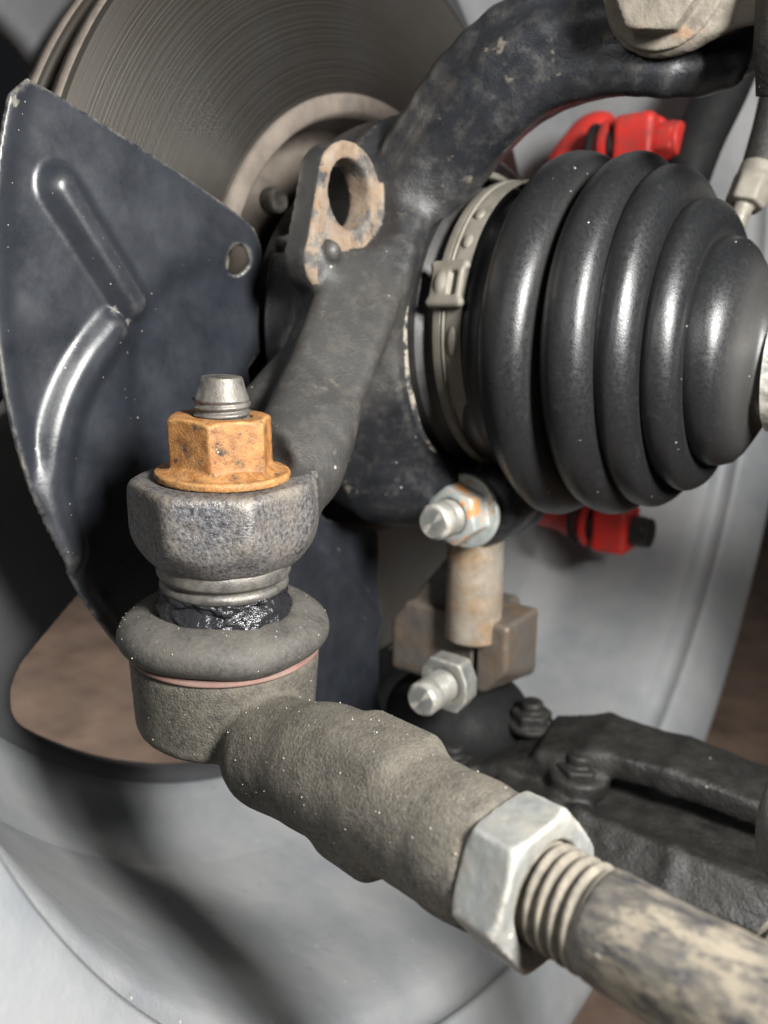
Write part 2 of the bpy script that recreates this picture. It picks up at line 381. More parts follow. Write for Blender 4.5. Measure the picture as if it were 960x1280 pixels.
# brake disc face: turned rings about the axle
def disc_material():
    m = bpy.data.materials.new('turned_disc_face'); m.use_nodes = True; nt = m.node_tree; N = nt.nodes; L = nt.links; bs = N['Principled BSDF']
    tc = N.new('ShaderNodeTexCoord'); s = N.new('ShaderNodeSeparateXYZ'); L.new(tc.outputs['Object'], s.inputs[0])
    cv = N.new('ShaderNodeCombineXYZ'); L.new(s.outputs[1], cv.inputs[0]); L.new(s.outputs[2], cv.inputs[1])
    ln = N.new('ShaderNodeVectorMath'); ln.operation = 'LENGTH'; L.new(cv.outputs[0], ln.inputs[0])
    def ring(scale, det=3):
        n = N.new('ShaderNodeTexNoise'); n.noise_dimensions = '1D'; n.inputs['Scale'].default_value = 1.0; n.inputs['Detail'].default_value = det; n.inputs['Roughness'].default_value = .75
        k = N.new('ShaderNodeMath'); k.operation = 'MULTIPLY'; k.inputs[1].default_value = scale; L.new(ln.outputs['Value'], k.inputs[0]); L.new(k.outputs[0], n.inputs['W']); return n.outputs['Fac']
    a = ring(2600, 3); b = ring(300, 3)
    cl = N.new('ShaderNodeTexNoise'); cl.inputs['Scale'].default_value = 28; cl.inputs['Detail'].default_value = 5; L.new(tc.outputs['Object'], cl.inputs['Vector'])
    def ramp(f, c0, c1, p0, p1):
        r = N.new('ShaderNodeValToRGB'); r.color_ramp.elements[0].color = (*c0, 1); r.color_ramp.elements[1].color = (*c1, 1)
        r.color_ramp.elements[0].position = p0; r.color_ramp.elements[1].position = p1; L.new(f, r.inputs[0]); return r.outputs[0]
    def mix(f, A, B, mode='MIX'):
        n = N.new('ShaderNodeMix'); n.data_type = 'RGBA'; n.blend_type = mode
        if isinstance(f, float): n.inputs[0].default_value = f
        else: L.new(f, n.inputs[0])
        L.new(A, n.inputs[6]); L.new(B, n.inputs[7]); return n.outputs[2]
    c = mix(.5, ramp(a, (.205, .19, .168), (.275, .262, .238), .3, .7), ramp(b, (.21, .195, .17), (.26, .244, .22), .3, .7))
    c = mix(.35, c, ramp(cl.outputs['Fac'], (.25, .20, .15), (.36, .35, .33), .35, .65))
    L.new(c, bs.inputs['Base Color']); bs.inputs['Metallic'].default_value = 1.0
    r = N.new('ShaderNodeMapRange'); r.inputs[1].default_value = .3; r.inputs[2].default_value = .7; r.inputs[3].default_value = .30; r.inputs[4].default_value = .42; L.new(a, r.inputs[0]); L.new(r.outputs[0], bs.inputs['Roughness'])
    bp = N.new('ShaderNodeBump'); bp.inputs['Strength'].default_value = 1; bp.inputs['Distance'].default_value = .00002; L.new(a, bp.inputs['Height']); L.new(bp.outputs[0], bs.inputs['Normal'])
    return m
M['disc'] = disc_material()
def floor_material():
    m = mat('brown_floor', (.10, .066, .048), (.24, .165, .12), rough=.75, var=45, dust=(.20, .15, .12), dust_amt=.3, dust_size=40, bump=.5, bump_size=6)
    return m
M['floor'] = floor_material()

# ================================================================== the setting
v = V3(-3000, -3000, -300), V3(3000, -3000, -300), V3(3000, 3000, -300), V3(-3000, 3000, -300)
fl = obj('floor', np.array(v), np.array([[0, 1, 2, 3]]), M['floor'], loc=V3(0, 0, -300)); fl['kind'] = 'structure'

# ================================================================== wheel
wheel = thing('wheel', (-20, 0, 0), 'grey painted wheel rim wrapping round the brake parts, seen from inside', 'wheel')
prof = [(163, -79), (166, -76), (170, -71), (174, -64), (178, -52), (180, -36), (181, -10), (182, 6), (183, 14), (184, 19), (185.2, 21), (188.2, 23), (189, 26), (188.2, 29), (186.4, 30.6), (187, 32), (190, 34), (196, 37.5), (203, 40), (209, 42), (213, 42.8), (216, 42), (217, 39.5),
        (215, 38), (208, 37), (200, 34), (194, 30), (191, 24), (190, 10), (187, -30), (184, -55), (181, -68), (176, -77), (168, -86), (163, -88)]
V, Fq = lathe(prof[4:-5], (0, 0, 0), (1, 0, 0), n=200); obj('barrel', V, Fq, M['wheel'], wheel)
V, Fq = lathe(prof[-6:]+prof[:5], (0, 0, 0), (1, 0, 0), n=160); obj('barrel_shoulder', V, Fq, M['wheel'], wheel)
fd = Field((-95, -170, -170), (-66, 170, 170), 1.6)
fd.add(d_cyl((-88, 0, 0), (-79, 0, 0), 167, 3))
fd.add(d_cyl((-92, 0, 0), (-74, 0, 0), 62, 4), 8)
for k in range(5):
    a0, a1 = math.radians(217+72*k), math.radians(262+72*k)
    def hole(x, y, z, a0=a0, a1=a1):
        r = np.sqrt(y*y+z*z); am = (a0+a1)/2; an = np.arctan2(y*-math.sin(am)+z*math.cos(am), y*math.cos(am)+z*math.sin(am))
        dr = np.abs(r-(105+158)/2)-(158-105)/2; da = (np.abs(an)-(a1-a0)/2)*np.minimum(r, 160)
        R = 16.; q0 = np.maximum(dr+R, 0); q1 = np.maximum(da+R, 0)
        return (np.sqrt(q0**2+q1**2)+np.minimum(np.maximum(dr+R, da+R), 0)-R)+0*x
    hole.bb = (V3(-95, -170, -170), V3(-66, 170, 170))
    fd.sub(hole, 4)
    am = (a1+math.radians(15)); 
V, Fq = fd.mesh(); obj('wheel_face', V, Fq, M['wheelface'], wheel)

# ================================================================== brake disc
disc = thing('brake_disc', (-50, 0, 0), 'bare steel brake disc with turned rings behind the black splash shield', 'brake disc')
V, Fq = lathe([(71, -50), (118, -50), (119, -51), (119, -54.5), (118.5, -55), (71, -55)], (0, 0, 0), (1, 0, 0), n=180, closed=True)
obj('inner_friction_ring', V, Fq, M['disc'], disc, sharp=35)
V, Fq = lathe([(72, -63), (118.5, -63), (119, -63.5), (119, -67.5), (118, -68), (72, -68)], (0, 0, 0), (1, 0, 0), n=180, closed=True)
obj('outer_friction_ring', V, Fq, M['disc'], disc, sharp=35)
# rusty rims of the two rings, 0.5 mm proud
for nm, x0, x1 in (('ring_rim', -50.4, -54.6), ('ring_rim', -63.4, -67.6)):
    V, Fq = lathe([(119.1, x0), (119.6, x0-.3), (119.6, x1+.3), (119.1, x1)], (0, 0, 0), (1, 0, 0), n=180)
    obj(nm, V, Fq, M['hat'], disc)
V, Fq = lathe([(71.2, -49.2), (70.6, -48.6), (66.5, -48.6), (65.6, -49.2), (64.5, -52), (63, -62), (61, -68), (57, -71), (30, -71.5), (30, -76), (68, -76), (70, -68), (71.2, -60)], (0, 0, 0), (1, 0, 0), n=140, closed=True)
obj('hat', V, Fq, M['hat'], disc)
fv = Field((86, -3, -64), (118, 3, -54), .8); fv.add(d_box((102, 0, -59), (14, 1.6, 4.4), rnd=1.2)); vv, vf = fv.mesh()
vane0 = None
for k in range(36):
    a = k*math.tau/36
    if vane0 is None:
        W = np.stack([vv[:, 2], vv[:, 0], vv[:, 1]], -1); vane0 = obj('vane', W, vf, M['hat'], disc); o = vane0
    else:
        o = vane0.copy(); COL.objects.link(o); o.parent = disc
    o.rotation_euler = (a, 0, 0)

# hub seen in the gap
hub = thing('wheel_hub', (-45, 0, 0), 'dark wheel hub in the gap behind the rusty lug', 'hub')
V, Fq = lathe([(0, -46), (46, -46), (48, -48), (48, -56), (46, -58), (30, -60), (30, -70.9), (0, -70.9)], (0, 0, 0), (1, 0, 0), n=80)
obj('hub_flange', V, Fq, M['dark'], hub, sharp=30)
p = onX(346, 250, -47)
f = Field(p-9, p+9, .5); f.add(d_cyl(p-V3(4, 0, 0), p+V3(1.5, 0, 0), 3.6, 1.2)); V, Fq = f.mesh(); obj('wheel_stud', V, Fq, M['steel'], hub)

# ================================================================== splash shield
SX = -40
inner = [onX(px, py, SX)[1:] for px, py in ((30, 98), (62, 113), (150, 168), (230, 220), (298, 268), (316, 285), (326, 310), (330, 350), (333, 400), (333, 440), (318, 462), (322, 490), (345, 540), (375, 610), (405, 648), (450, 660), (492, 664), (490, 760), (480, 880), (470, 985))]
a_end = math.atan2(inner[-1][1], inner[-1][0]) % math.tau; a_beg = math.atan2(inner[0][1], inner[0][0]) % math.tau
outer = [np.array([math.cos(t), math.sin(t)])*134.5 for t in np.linspace(a_end, a_beg, 50)[1:-1]]
poly = np.array(inner+outer)
bead = [np.array([onX(px, py, SX)[1:] for px, py in pts]) for pts in (((72, 236), (160, 376)), ((138, 414), (110, 450), (84, 500), (68, 560), (66, 625), (80, 690)))]
bead = [bead[0], smooth_curve(bead[1], 40)]
def seg_dist(y, z, pts):
    d = None
    for a, b in zip(pts[:-1], pts[1:]):
        ab = b-a; t = np.clip(((y-a[0])*ab[0]+(z-a[1])*ab[1])/(ab@ab), 0, 1); e = np.sqrt((y-a[0]-t*ab[0])**2+(z-a[1]-t*ab[1])**2); d = e if d is None else np.minimum(d, e)
    return d
def poly_sd(y, z, P):
    n = len(P); d = None; s = np.ones(np.broadcast(y, z).shape)
    for i in range(n):
        a, b = P[i], P[i-1]; e = b-a; wx, wy = y-a[0], z-a[1]; t = np.clip((wx*e[0]+wy*e[1])/(e@e), 0, 1)
        q = (wx-t*e[0])**2+(wy-t*e[1])**2; d = q if d is None else np.minimum(d, q)
        c1 = z >= a[1]; c2 = z < b[1]; c3 = e[0]*wy > e[1]*wx
        s = np.where((c1 & c2 & c3) | (~c1 & ~c2 & ~c3), -s, s)
    return s*np.sqrt(d)
hole_c = onX(299, 325, SX)[1:]; blob = onX(285, 480, SX)[1:]; crease = np.array([onX(px, py, SX)[1:] for px, py in ((405, 690), (470, 775))])
def sheet_h(y, z):
    h = 0*y+0*z
    for b, hb in zip(bead, (3.4, 2.5)):
        d = seg_dist(y, z, b); h = np.maximum(h, hb*.5*(1+np.cos(np.pi*np.clip((d-.6)/5.4, 0, 1))))
    d = np.sqrt((y-blob[0])**2+(z-blob[1])**2); h = h - 3.0/(1+np.exp((d-30)/1.6))
    d = seg_dist(y, z, crease); h = h + 1.6*np.exp(-(d/4)**2)
    r = np.sqrt(y*y+z*z); h = h + 1.4/(1+np.exp((131.5-r)/.9))
    return h
f = Field((SX-8, -140, -140), (SX+8, -10, 62), .62)
y2, z2 = f.ax[1][:, None].astype(float), f.ax[2][None, :].astype(float)
H2 = sheet_h(y2, z2); D2 = poly_sd(y2, z2, poly)
D2 = np.maximum(D2, -(np.sqrt((y2-hole_c[0])**2+((z2-hole_c[1]))**2)-3.6))
xx = f.ax[0][:, None, None]-SX
GY, GZ = np.gradient(H2, f.h); SL = np.sqrt(1+GY**2+GZ**2)
f.v = smax(np.abs(xx-H2[None])/SL[None]-.75, D2[None]+0*xx, .5).astype(np.float32)
V, Fq = f.mesh()
yi = np.clip((V[:, 1]-f.lo[1])/f.h, 0, f.n[1]-1.001); zi = np.clip((V[:, 2]-f.lo[2])/f.h, 0, f.n[2]-1.001)
def bil(A): 
    i, j = yi.astype(int), zi.astype(int); a, b = yi-i, zi-j
    return A[i, j]*(1-a)*(1-b)+A[i+1, j]*a*(1-b)+A[i, j+1]*(1-a)*b+A[i+1, j+1]*a*b
dv = bil(D2); hv = sheet_h(V[:, 1], V[:, 2]); tv = .75*bil(SL); sg = np.sign(V[:, 0]-SX-hv)
w_ = np.clip((-dv-1.2)/1.0, 0, 1); V[:, 0] = V[:, 0]*(1-w_)+(SX+hv+sg*tv)*w_
sh = obj('splash_shield', V, Fq, M['shield'], loc=V3(SX, -100, -60))
tag(sh, 'black pressed sheet splash shield with bent rib, covering the lower brake disc', 'splash shield')

# ================================================================== steering knuckle
S = at(277, 470, 150); SA = unit(V3(-.05, 0, -1))           # ball stud tip, axis pointing down
st = lambda t: S+SA*t
HC = unit((CAM-S)*V3(1, 1, 0)); HS = V3(-HC[1], HC[0], 0)   # towards the viewer / sideways, level
kn = Field((-46, -140, -82), (96, 34, 108), .9)
kn.add(d_cyl((-40, 0, 0), (-22, 0, 0), 62, 4))
kn.add(d_cyl((-24, 0, 0), (-4.5, 0, 0), 63, 1, rb=48), 3)
# strut branch curving over the boot
pts = [at(508, 265, 216), at(550, 200, 210), at(600, 130, 200), at(665, 76, 192), at(760, 50, 184), at(850, 52, 178), at(925, 40, 176)]
rad = [13, 13, 13.5, 13.5, 12, 10.5, 10]
ps = smooth_curve(pts, 16); rs = np.interp(np.linspace(0, 1, 16), np.linspace(0, 1, len(rad)), rad)
for i in range(15): kn.add(d_cap(ps[i], ps[i+1], rs[i]-.8, rs[i+1]-.8), 3)
tow = unit(CAM-pts[2])
def along(off_t, off_s, r, k):                               # a raised rib following the branch
    Q = []
    for i in range(1, 15):
        t = unit(ps[min(i+1, 15)]-ps[i-1]); sd = unit(np.cross(t, tow)); Q.append(ps[i]+tow*off_t+sd*off_s)
    for a, b in zip(Q[:-1], Q[1:]): kn.add(d_cap(a, b, r), k)
along(8.0, 6.5, 4.6, 2.5); along(8.5, -4.5, 4.0, 2.5); along(4.0, -10.5, 3.6, 2.5)
# steering arm to the tie rod boss
pa = [at(478, 318, 216), at(440, 410, 198), at(405, 495, 184), at(368, 590, 173), st(29)+HS*3-HC*3]
ra = [13, 11.5, 11.0, 11.0, 11.5]
kn.add(d_blade(at(508, 205, 228), at(362, 606, 171), 12.2, 8.8, 8.0, 3.4), 6)
kn.add(d_cap(at(385, 545, 177), st(29)+HS*8-HC*3, 8.5, 11.0), 7)
rb_ = [p+unit(CAM-p)*5.5-R_*5 for p in pa[:4]]
for i in range(3): kn.add(d_cap(rb_[i], rb_[i+1], 4.2, 4.2), 4)
kn.add(d_cap(at(398, 425, 208), at(335, 510, 190), 5.5, 7), 4)
# lug with the eye
L0 = onX(440, 243, -14); e = V3(-8, 0, 0)
L1 = onX(405, 325, -14)
def lug(x, y, z, A=L0[1:], B=L1[1:], ra=12.4, rb=6.2):
    ab = B-A; t = np.clip(((y-A[0])*ab[0]+(z-A[1])*ab[1])/(ab@ab), 0, 1)
    d2 = np.sqrt((y-A[0]-t*ab[0])**2+(z-A[1]-t*ab[1])**2)-(ra+(rb-ra)*t); return smax(d2+0*x, np.abs(x-L0[0]-e[0]/2)-4.0+0*y, 1.0)
lug.bb = (np.minimum(L0, L1)+V3(-9, -13, -13), np.maximum(L0, L1)+V3(1, 13, 13))
kn.add(lug, 1.0)
kn.add(d_cap(L1+e*.5+V3(0, 2, -2), at(418, 392, 202), 5.5, 6), 4)
kn.add(d_cap(L1+V3(-2, 1, 2), L1+V3(1.2, 1, 2), 2.6), 1.2); kn.add(d_cap(L1+V3(-2, 2, -4), L1+V3(.9, 2, -4), 2.0), 1.2)
# lower branch and pinch boss
PB = onY(578, 640, -24)
kn.add(d_cap((-20, -30, -42), PB+V3(-4, 16, 1), 13, 12), 8)
kn.add(d_cyl(PB+V3(0, 7, 0), PB+V3(0, 34, 0), 12.5, 3), 5)
kn.add(d_cap(PB+V3(0, 12, 2), PB+V3(10, 16, 4), 9, 7), 5)
# boss that takes the ball stud: rounded barrel with flats, tapering below
bo = Field(st(28)-26, st(28)+26, .6)
bo.add(d_cyl(st(19.8), st(37), 19.2, 3.0)); bo.cut(lambda x, y, z: d_cap(st(27), st(27.01), 20.2)(x, y, z), 2)
FR = np.stack([HS, HC, -SA], 1)
def plane(n, p): n = unit(n); return lambda x, y, z: (x-p[0])*n[0]+(y-p[1])*n[1]+(z-p[2])*n[2]
for ang, off in ((-8, 17.0), (44, 16.2), (-62, 16.6), (92, 17.3), (-115, 17)):
    n = HC*math.cos(math.radians(ang))+HS*math.sin(math.radians(ang)); bo.cut(plane(n, st(28)+n*off), 1.2)
for k in range(10):
    ang = math.radians(36*k+10); n = HC*math.cos(ang)+HS*math.sin(ang)
    bo.cut(plane(n*1.0+SA*.75, st(34)+n*15.8), 1.5)
b_lo = np.round((bo.lo-kn.lo)/kn.h)
kn.sub(d_cyl((-46, 0, 0), (2, 0, 0), 42.6), 1.2)
kn.sub(d_cyl(L0+V3(14, 0, 0), L0+e-V3(22, 0, 0), 8.2), 1.2)
kn.sub(d_cyl(L0+V3(.2, 0, 0), L0+V3(20, 0, 0), 12.8), 1.0)
kn.sub(d_cyl(L0+e-V3(.2, 0, 0), L0+e-V3(16, 0, 0), 13.5), 1.0)
kn.sub(d_cyl(st(8), st(19.4), 14.2), 1.5)                      # room above the boss for the nut
# resample the boss into the knuckle grid and blend
lo = np.ceil((bo.lo+1-kn.lo)/kn.h).astype(int); hi = np.floor((bo.lo+bo.h*(bo.n-2)-kn.lo)/kn.h).astype(int)
g = [(kn.lo[i]+kn.h*np.arange(lo[i], hi[i])-bo.lo[i])/bo.h for i in range(3)]
def lerp_axis(A, t, ax):
    i = np.floor(t).astype(int); w = (t-i); sh_ = [1, 1, 1]; sh_[ax] = -1
    return np.take(A, i, ax)*(1-w).reshape(sh_)+np.take(A, i+1, ax)*w.reshape(sh_)
bv = lerp_axis(lerp_axis(lerp_axis(bo.v, g[0], 0), g[1], 1), g[2], 2)
sl = tuple(slice(lo[i], hi[i]) for i in range(3)); kn.v[sl] = smin(kn.v[sl], bv.astype(np.float32), 3.5)
V, Fq = kn.mesh(); V = roughen(V, Fq, .12, 6)
# where road dust has settled: the steering arm, and the bare boss/lug carry other coatings
def near_path(V, P, r0, r1):
    d = np.full(len(V), 1e9)
    for a, b in zip(P[:-1], P[1:]):
        ab = b-a; t = np.clip((V-a)@ab/(ab@ab), 0, 1); d = np.minimum(d, np.linalg.norm(V-a-t[:, None]*ab, axis=1))
    return np.clip((r1-d)/(r1-r0), 0, 1)
mask = np.maximum(near_path(V, pa[1:4]+[st(26)], 15, 25), .7*near_path(V, [L0, L1], 12, 22)); mask = np.maximum(mask, .5*near_path(V, pts[:1]+[pa[0]], 12, 24))
knuckle = obj('steering_knuckle', V, Fq, M['cast'], loc=V3(-20, 0, 0), attr=mask)
tag(knuckle, 'black cast steering knuckle curving round the ribbed boot, dusty arm reaching to the nut', 'steering knuckle')
for key in ('boss', 'rustlug'): knuckle.data.materials.append(M[key])
cen = V[Fq].mean(1)
d_b = np.linalg.norm((cen-st(28))-((cen-st(28))@SA)[:, None]*SA, axis=1)
isb = (d_b < 20.8) & ((cen-st(28))@SA < 14) & ((cen-st(28))@SA > -8.7) & ((cen-st(28))@HS < 19) & ((cen-st(28))@HC > -13)
ld = lug(cen[:, 0], cen[:, 1], cen[:, 2]); hd = np.hypot(cen[:, 1]-L0[1], cen[:, 2]-L0[2])
isl = ((ld < .7) & (cen[:, 0] > L0[0]-1.0) & (cen[:, 0] < L0[0]+1)) | ((hd < 9.2) & (cen[:, 0] < L0[0]+1) & (cen[:, 0] > L0[0]-9))
mi = np.zeros(len(Fq), np.int32); mi[isb] = 1; mi[isl] = 2
knuckle.data.polygons.foreach_set('material_index', mi)

V, Fq = lathe([(43.2, -6), (43.4, -4.2), (44.2, -3.7), (45.0, -4.2), (45.2, -6)], (0, 0, 0), (1, 0, 0), 150, rfun=lambda r, h, th: (r+.25*np.sin(7*th)+.15*np.sin(17*th), h+.15*np.sin(11*th)))
obj('bore_lip', V, Fq, M['chipped'], knuckle)

# ================================================================== tie rod end
J = at(657, 1100, 108); H = st(71); AX = unit(J-H); LJ = np.linalg.norm(J-H)
tre = thing('tie_rod_end', st(74), 'dusty cast tie rod end with rubber seal, its arm running to the jam nut', 'tie rod end')
f = Field(np.minimum(H, J)-26, np.maximum(H, J)+24, .62)
f.add(d_cyl(st(54.6), st(73.5), 19.6, 3.0, rb=18.6))
f.add(d_cap(st(60), st(66), 15.5), 4)
on = lambda t, s=0, w=0: H+AX*(LJ*t)+s*AF_[:, 0]+w*AF_[:, 1]
AF_ = frame(AX)
UPN = unit(V3(0, 0, 1)-AX*AX[2]); SDN = np.cross(AX, UPN)
f.add(d_cap(on(.23)+HC*4.0-UPN*1.2, on(.5), 10.9, 10.9), 2.0); f.add(d_cap(on(.45), on(.86), 10.9, 10.2), 3)
f.add(d_box(on(.62)+UPN*4.6-SDN*1.0, (6.5, 7.6, 9.0), np.stack([UPN, SDN, AX], 1), 3.0), 2.5)
f.add(d_box(on(.60)-UPN*3.4+SDN*1.0, (7.9, 7.6, 7.0), np.stack([UPN, SDN, AX], 1), 3.0), 3)
f.add(d_cyl(on(.84), H+AX*(LJ-4.4), 9.4, 1.0, rb=9.9), 2.5)
V, Fq = f.mesh(); V = roughen(V, Fq, .07, 2)
hs = obj('housing', V, Fq, M['mudcast'], tre)
hV, hN = V, vnormals(V, Fq)
# rubber seal on the housing
pr = [(18.4, 55.0), (19.7, 54.3), (20.9, 52.8), (21.3, 51.2), (20.9, 49.5), (19.6, 48.2), (17.6, 47.3), (15.6, 46.8), (13.9, 46.7), (12.9, 47.2), (12.2, 48.6), (11.8, 51)]
pr = smooth_curve(pr, 40)
def wob(r, h, th): return r+.3*np.sin(th*2+1)+.2*np.sin(th*5+h*.3), h+.4*np.sin(th*2)+.3*np.sin(th*3+2)+.15*np.sin(th*7)
V, Fq = lathe(pr, S, SA, 140, rfun=wob); se = obj('seal_boot', V, Fq[:, ::-1], M['sealrubber'], tre)
sV, sN = V, vnormals(V, Fq[:, ::-1])
V, Fq = lathe([(18.6, 54.5), (19.45, 54.7), (19.72, 55.0), (19.72, 55.3), (19.4, 55.6), (18.4, 56.0)], S, SA, 120); obj('retaining_ring', V, Fq[:, ::-1], M['redring'], tre, sharp=50)
# torn greasy lip of the seal, wrapped round the stud collar
def torn(r, h, th):
    n = np.array([[mnoise.fractal(Vector((math.cos(a)*3, math.sin(a)*3, q*.45)), 1, 2, 4) for a, q in zip(tr, hr)] for tr, hr in zip(th, h)])
    return r+n*1.1, h+n*.9+.6*np.sin(th*3+.5)
pr = smooth_curve([(11.0, 41.2), (12.4, 41.4), (12.9, 42.6), (12.2, 43.6), (12.9, 44.6), (13.6, 45.8), (13.9, 47.4), (13.2, 48.5), (11.5, 49.2)], 46)
V, Fq = lathe(pr, S, SA, 200, rfun=torn); obj('torn_lip', V, Fq[:, ::-1], M['grease'], tre)
# ball stud: threaded tip, taper, collar under the boss
def thread(o, axis, L, r, pitch, depth, n=72, per=10, fade=1.0):
    m = int(L/pitch*per)+1; h = np.linspace(0, L, m)
    def rf(rr, hh, th):
        ph = (hh/pitch-th/math.tau) % 1.0; tri = np.clip(np.abs(ph*2-1)*1.45-.35, 0, 1)
        k = np.clip(np.minimum(hh, L-hh)/(pitch*fade)+.15, 0, 1)
        return rr-depth*tri*k, hh
    return lathe([(r, q) for q in h], o, axis, n, rfun=rf)
a1 = lathe(smooth_curve([(0.01, 0), (2.2, 0), (3.6, .05), (4.0, .5), (4.5, 2.3), (5.15, 4.1), (5.2, 4.4)], 40), S, SA, 72)
a2 = thread(st(4.3), SA, 6.2, 5.5, 1.5, .7)
V, Fq = merge(a1, a2); obj('ball_stud', V, Fq[:, ::-1], M['steel'], tre)
V, Fq = lathe([(11, 34), (13.4, 35.5), (13.5, 38.6), (13.2, 39.2), (12.3, 39.5), (12.2, 40.1), (12.9, 40.5), (13.0, 41.6), (12.3, 42.4), (10, 42.6)], S, SA, 120)
obj('stud_collar', V, Fq[:, ::-1], M['steel'], tre, sharp=60)
# grit lying on housing and seal
def grit(name, Vs, Ns, count, parent, smin_, smax_, sel):
    ok = np.nonzero(sel(Vs, Ns))[0]; pick = rng.choice(ok, count, replace=False)
    oct_ = np.array([(1, 0, 0), (-1, 0, 0), (0, 1, 0), (0, -1, 0), (0, 0, 1), (0, 0, -1)], float)
    of = np.array([(0, 2, 4), (2, 1, 4), (1, 3, 4), (3, 0, 4), (2, 0, 5), (1, 2, 5), (3, 1, 5), (0, 3, 5)])
    V, Fs = [], []
    for i, k in enumerate(pick):
        s = smin_+(smax_-smin_)*rng.random()**3
        V.append(Vs[k]+Ns[k]*s*.4+oct_*s*(.7+.6*rng.random((6, 3)))); Fs.append(of+6*i)
    o = obj(name, np.concatenate(V), np.concatenate(Fs), M['grit'], parent); o['kind'] = 'stuff'; return o
M['grit'] = mat('pale_grit', (.46, .42, .35), (.24, .21, .165), rough=.8, var=2, bump=0)
up = lambda V, N: (N[:, 2] > .25) | ((N@unit(CAM-H) > .3) & (N[:, 2] > -.3))
grit('grit', hV, hN, 420, tre, .04, .22, up)
grit('grit', sV, sN, 200, tre, .05, .22, up)

# ================================================================== rusty flange nut on the ball stud
f = Field(st(14)-18, st(14)+18, .36)
ang = math.radians(12); NX = HS*math.cos(ang)+HC*math.sin(ang)
MN = np.stack([NX, np.cross(-SA, NX), -SA], 1)
f.add(d_hex(st(18), MN, 18.2, 10.6, .4, both=False))
f.add(d_cyl(st(19.75), st(18.1), 13.2, .55), .4); f.add(d_cyl(st(18.4), st(16.9), 12.4, .3, rb=9.6), .5)
f.sub(d_cyl(st(0), st(24), 5.5), .5); f.sub(d_cyl(st(6.2), st(8.2), 6.8, 0, rb=5.2), .3)
V, Fq = f.mesh(); V = roughen(V, Fq, .035, 1.2)
o = obj('flange_nut', V, Fq, M['rust'], loc=st(19.7)); tag(o, 'orange rusted hex flange nut on the upright ball stud', 'nut')

# ================================================================== jam nut and tie rod
f = Field(J-18, J+18, .42)
rx = AF_[:, 0]*math.cos(math.radians(35))+AF_[:, 1]*math.sin(math.radians(35)); MJ = np.stack([rx, np.cross(AX, rx), AX], 1)
f.add(d_hex(J-AX*4.2, MJ, 19.6, 8.4, .45)); f.sub(d_cyl(J-AX*9, J+AX*9, 6.9), .4); f.sub(d_cyl(J+AX*3.6, J+AX*5, 6.9, 0, rb=8.2), .3)
V, Fq = f.mesh(); V = roughen(V, Fq, .06, 2)
o = obj('jam_nut', V, Fq, M['zinc'], loc=J); tag(o, 'pale zinc hex jam nut locking the muddy threaded rod', 'nut')
rod = thing('tie_rod', J+AX*25, 'muddy black threaded tie rod running out at the lower right', 'tie rod')
V, Fq = thread(J-AX*8, AX, 20.5, 6.9, 1.9, 1.3, n=96, per=16); obj('threaded_end', V, Fq, M['mudthread'], rod)
pr = [(6.0, 11.6), (6.7, 12.1), (6.95, 13.2), (7.0, 15)] + [(7.0, 15+q) for q in range(2, 66, 2)]
def rodw(r, h, th): return r+.06*np.sin(th*3+h*.4)+.05*np.sin(th*7-h*.9), h
V, Fq = lathe(pr, J, AX, 110, rfun=rodw); obj('shaft', V, Fq, M['mudrod'], rod)

# ================================================================== CV joint, boot and clamps
cj = lathe([(0, -30), (39, -30), (40.5, -28), (40.5, -4), (38, -2.5), (37.2, -1), (37.2, 20), (0, 20)], (0, 0, 0), (1, 0, 0), 90)
o = obj('joint_housing', cj[0], cj[1], M['dark'], loc=V3(-10, 0, 0), sharp=35); tag(o, 'dark steel outer joint housing inside the knuckle bore', 'joint')
rid = [(25.0, 49.4), (40.0, 47.6), (49.8, 43.6), (57.8, 36.6), (64.0, 28.4)]
prof = [(38.6, 1.0), (39.6, 1.4), (39.6, 9.5), (38.9, 11.6), (37.6, 13.3), (38.0, 16.4)]
dips = [(32.8, 37.0), (45.2, 34.5), (54.0, 29.5), (61.0, 24.5)]
tub = [8.0, 6.9, 5.6, 4.9, 6.0]
for i, (x, r) in enumerate(rid):
    t = tub[i]; a0 = 205 if i else 190
    if i == 0: angs = np.linspace(180, -12, 17)
    elif i == 4: angs = np.linspace(192, 75, 9)
    else: angs = np.linspace(192, -12, 17)
    for a in angs: prof.append((r-t+t*math.sin(math.radians(a)), x+t*math.cos(math.radians(a))*.93))
    if i < 4: prof.append((dips[i][1], dips[i][0]+.4))
prof += [(28.0, 66.6), (26.8, 68.4), (24.6, 70.2), (21.6, 71.8), (18.4, 73.0), (16.0, 74.0), (15.2, 75.2), (15.2, 90), (13, 90.5)]
def bendz(x): return np.interp(x, [0, 20, 37, 50, 60, 69, 95], [0.3, -2.4, -2.0, -2.2, -4.2, -5.6, -8])
def bwob(r, h, th): return r+.25*np.sin(2*th+h*.05)+.15*np.sin(5*th+h*.2), h+.35*np.sin(2*th+h*.3)+.25*np.sin(3*th+h)
V, Fq = lathe(prof, (0, 0, 0), (1, 0, 0), 160, rfun=bwob)
rr = np.hypot(V[:, 1], V[:, 2]); crest = np.interp(V[:, 0], [q[0] for q in rid], [q[1] for q in rid]); fold = np.clip((crest-rr-2.2)/4, 0, 1)*(V[:, 0] > 17)
V[:, 2] += bendz(V[:, 0])
o = obj('joint_boot', V, Fq, M['rubber'], loc=V3(40, 0, 0), attr=fold); tag(o, 'black ribbed rubber drive shaft boot tapering to the right', 'rubber boot')
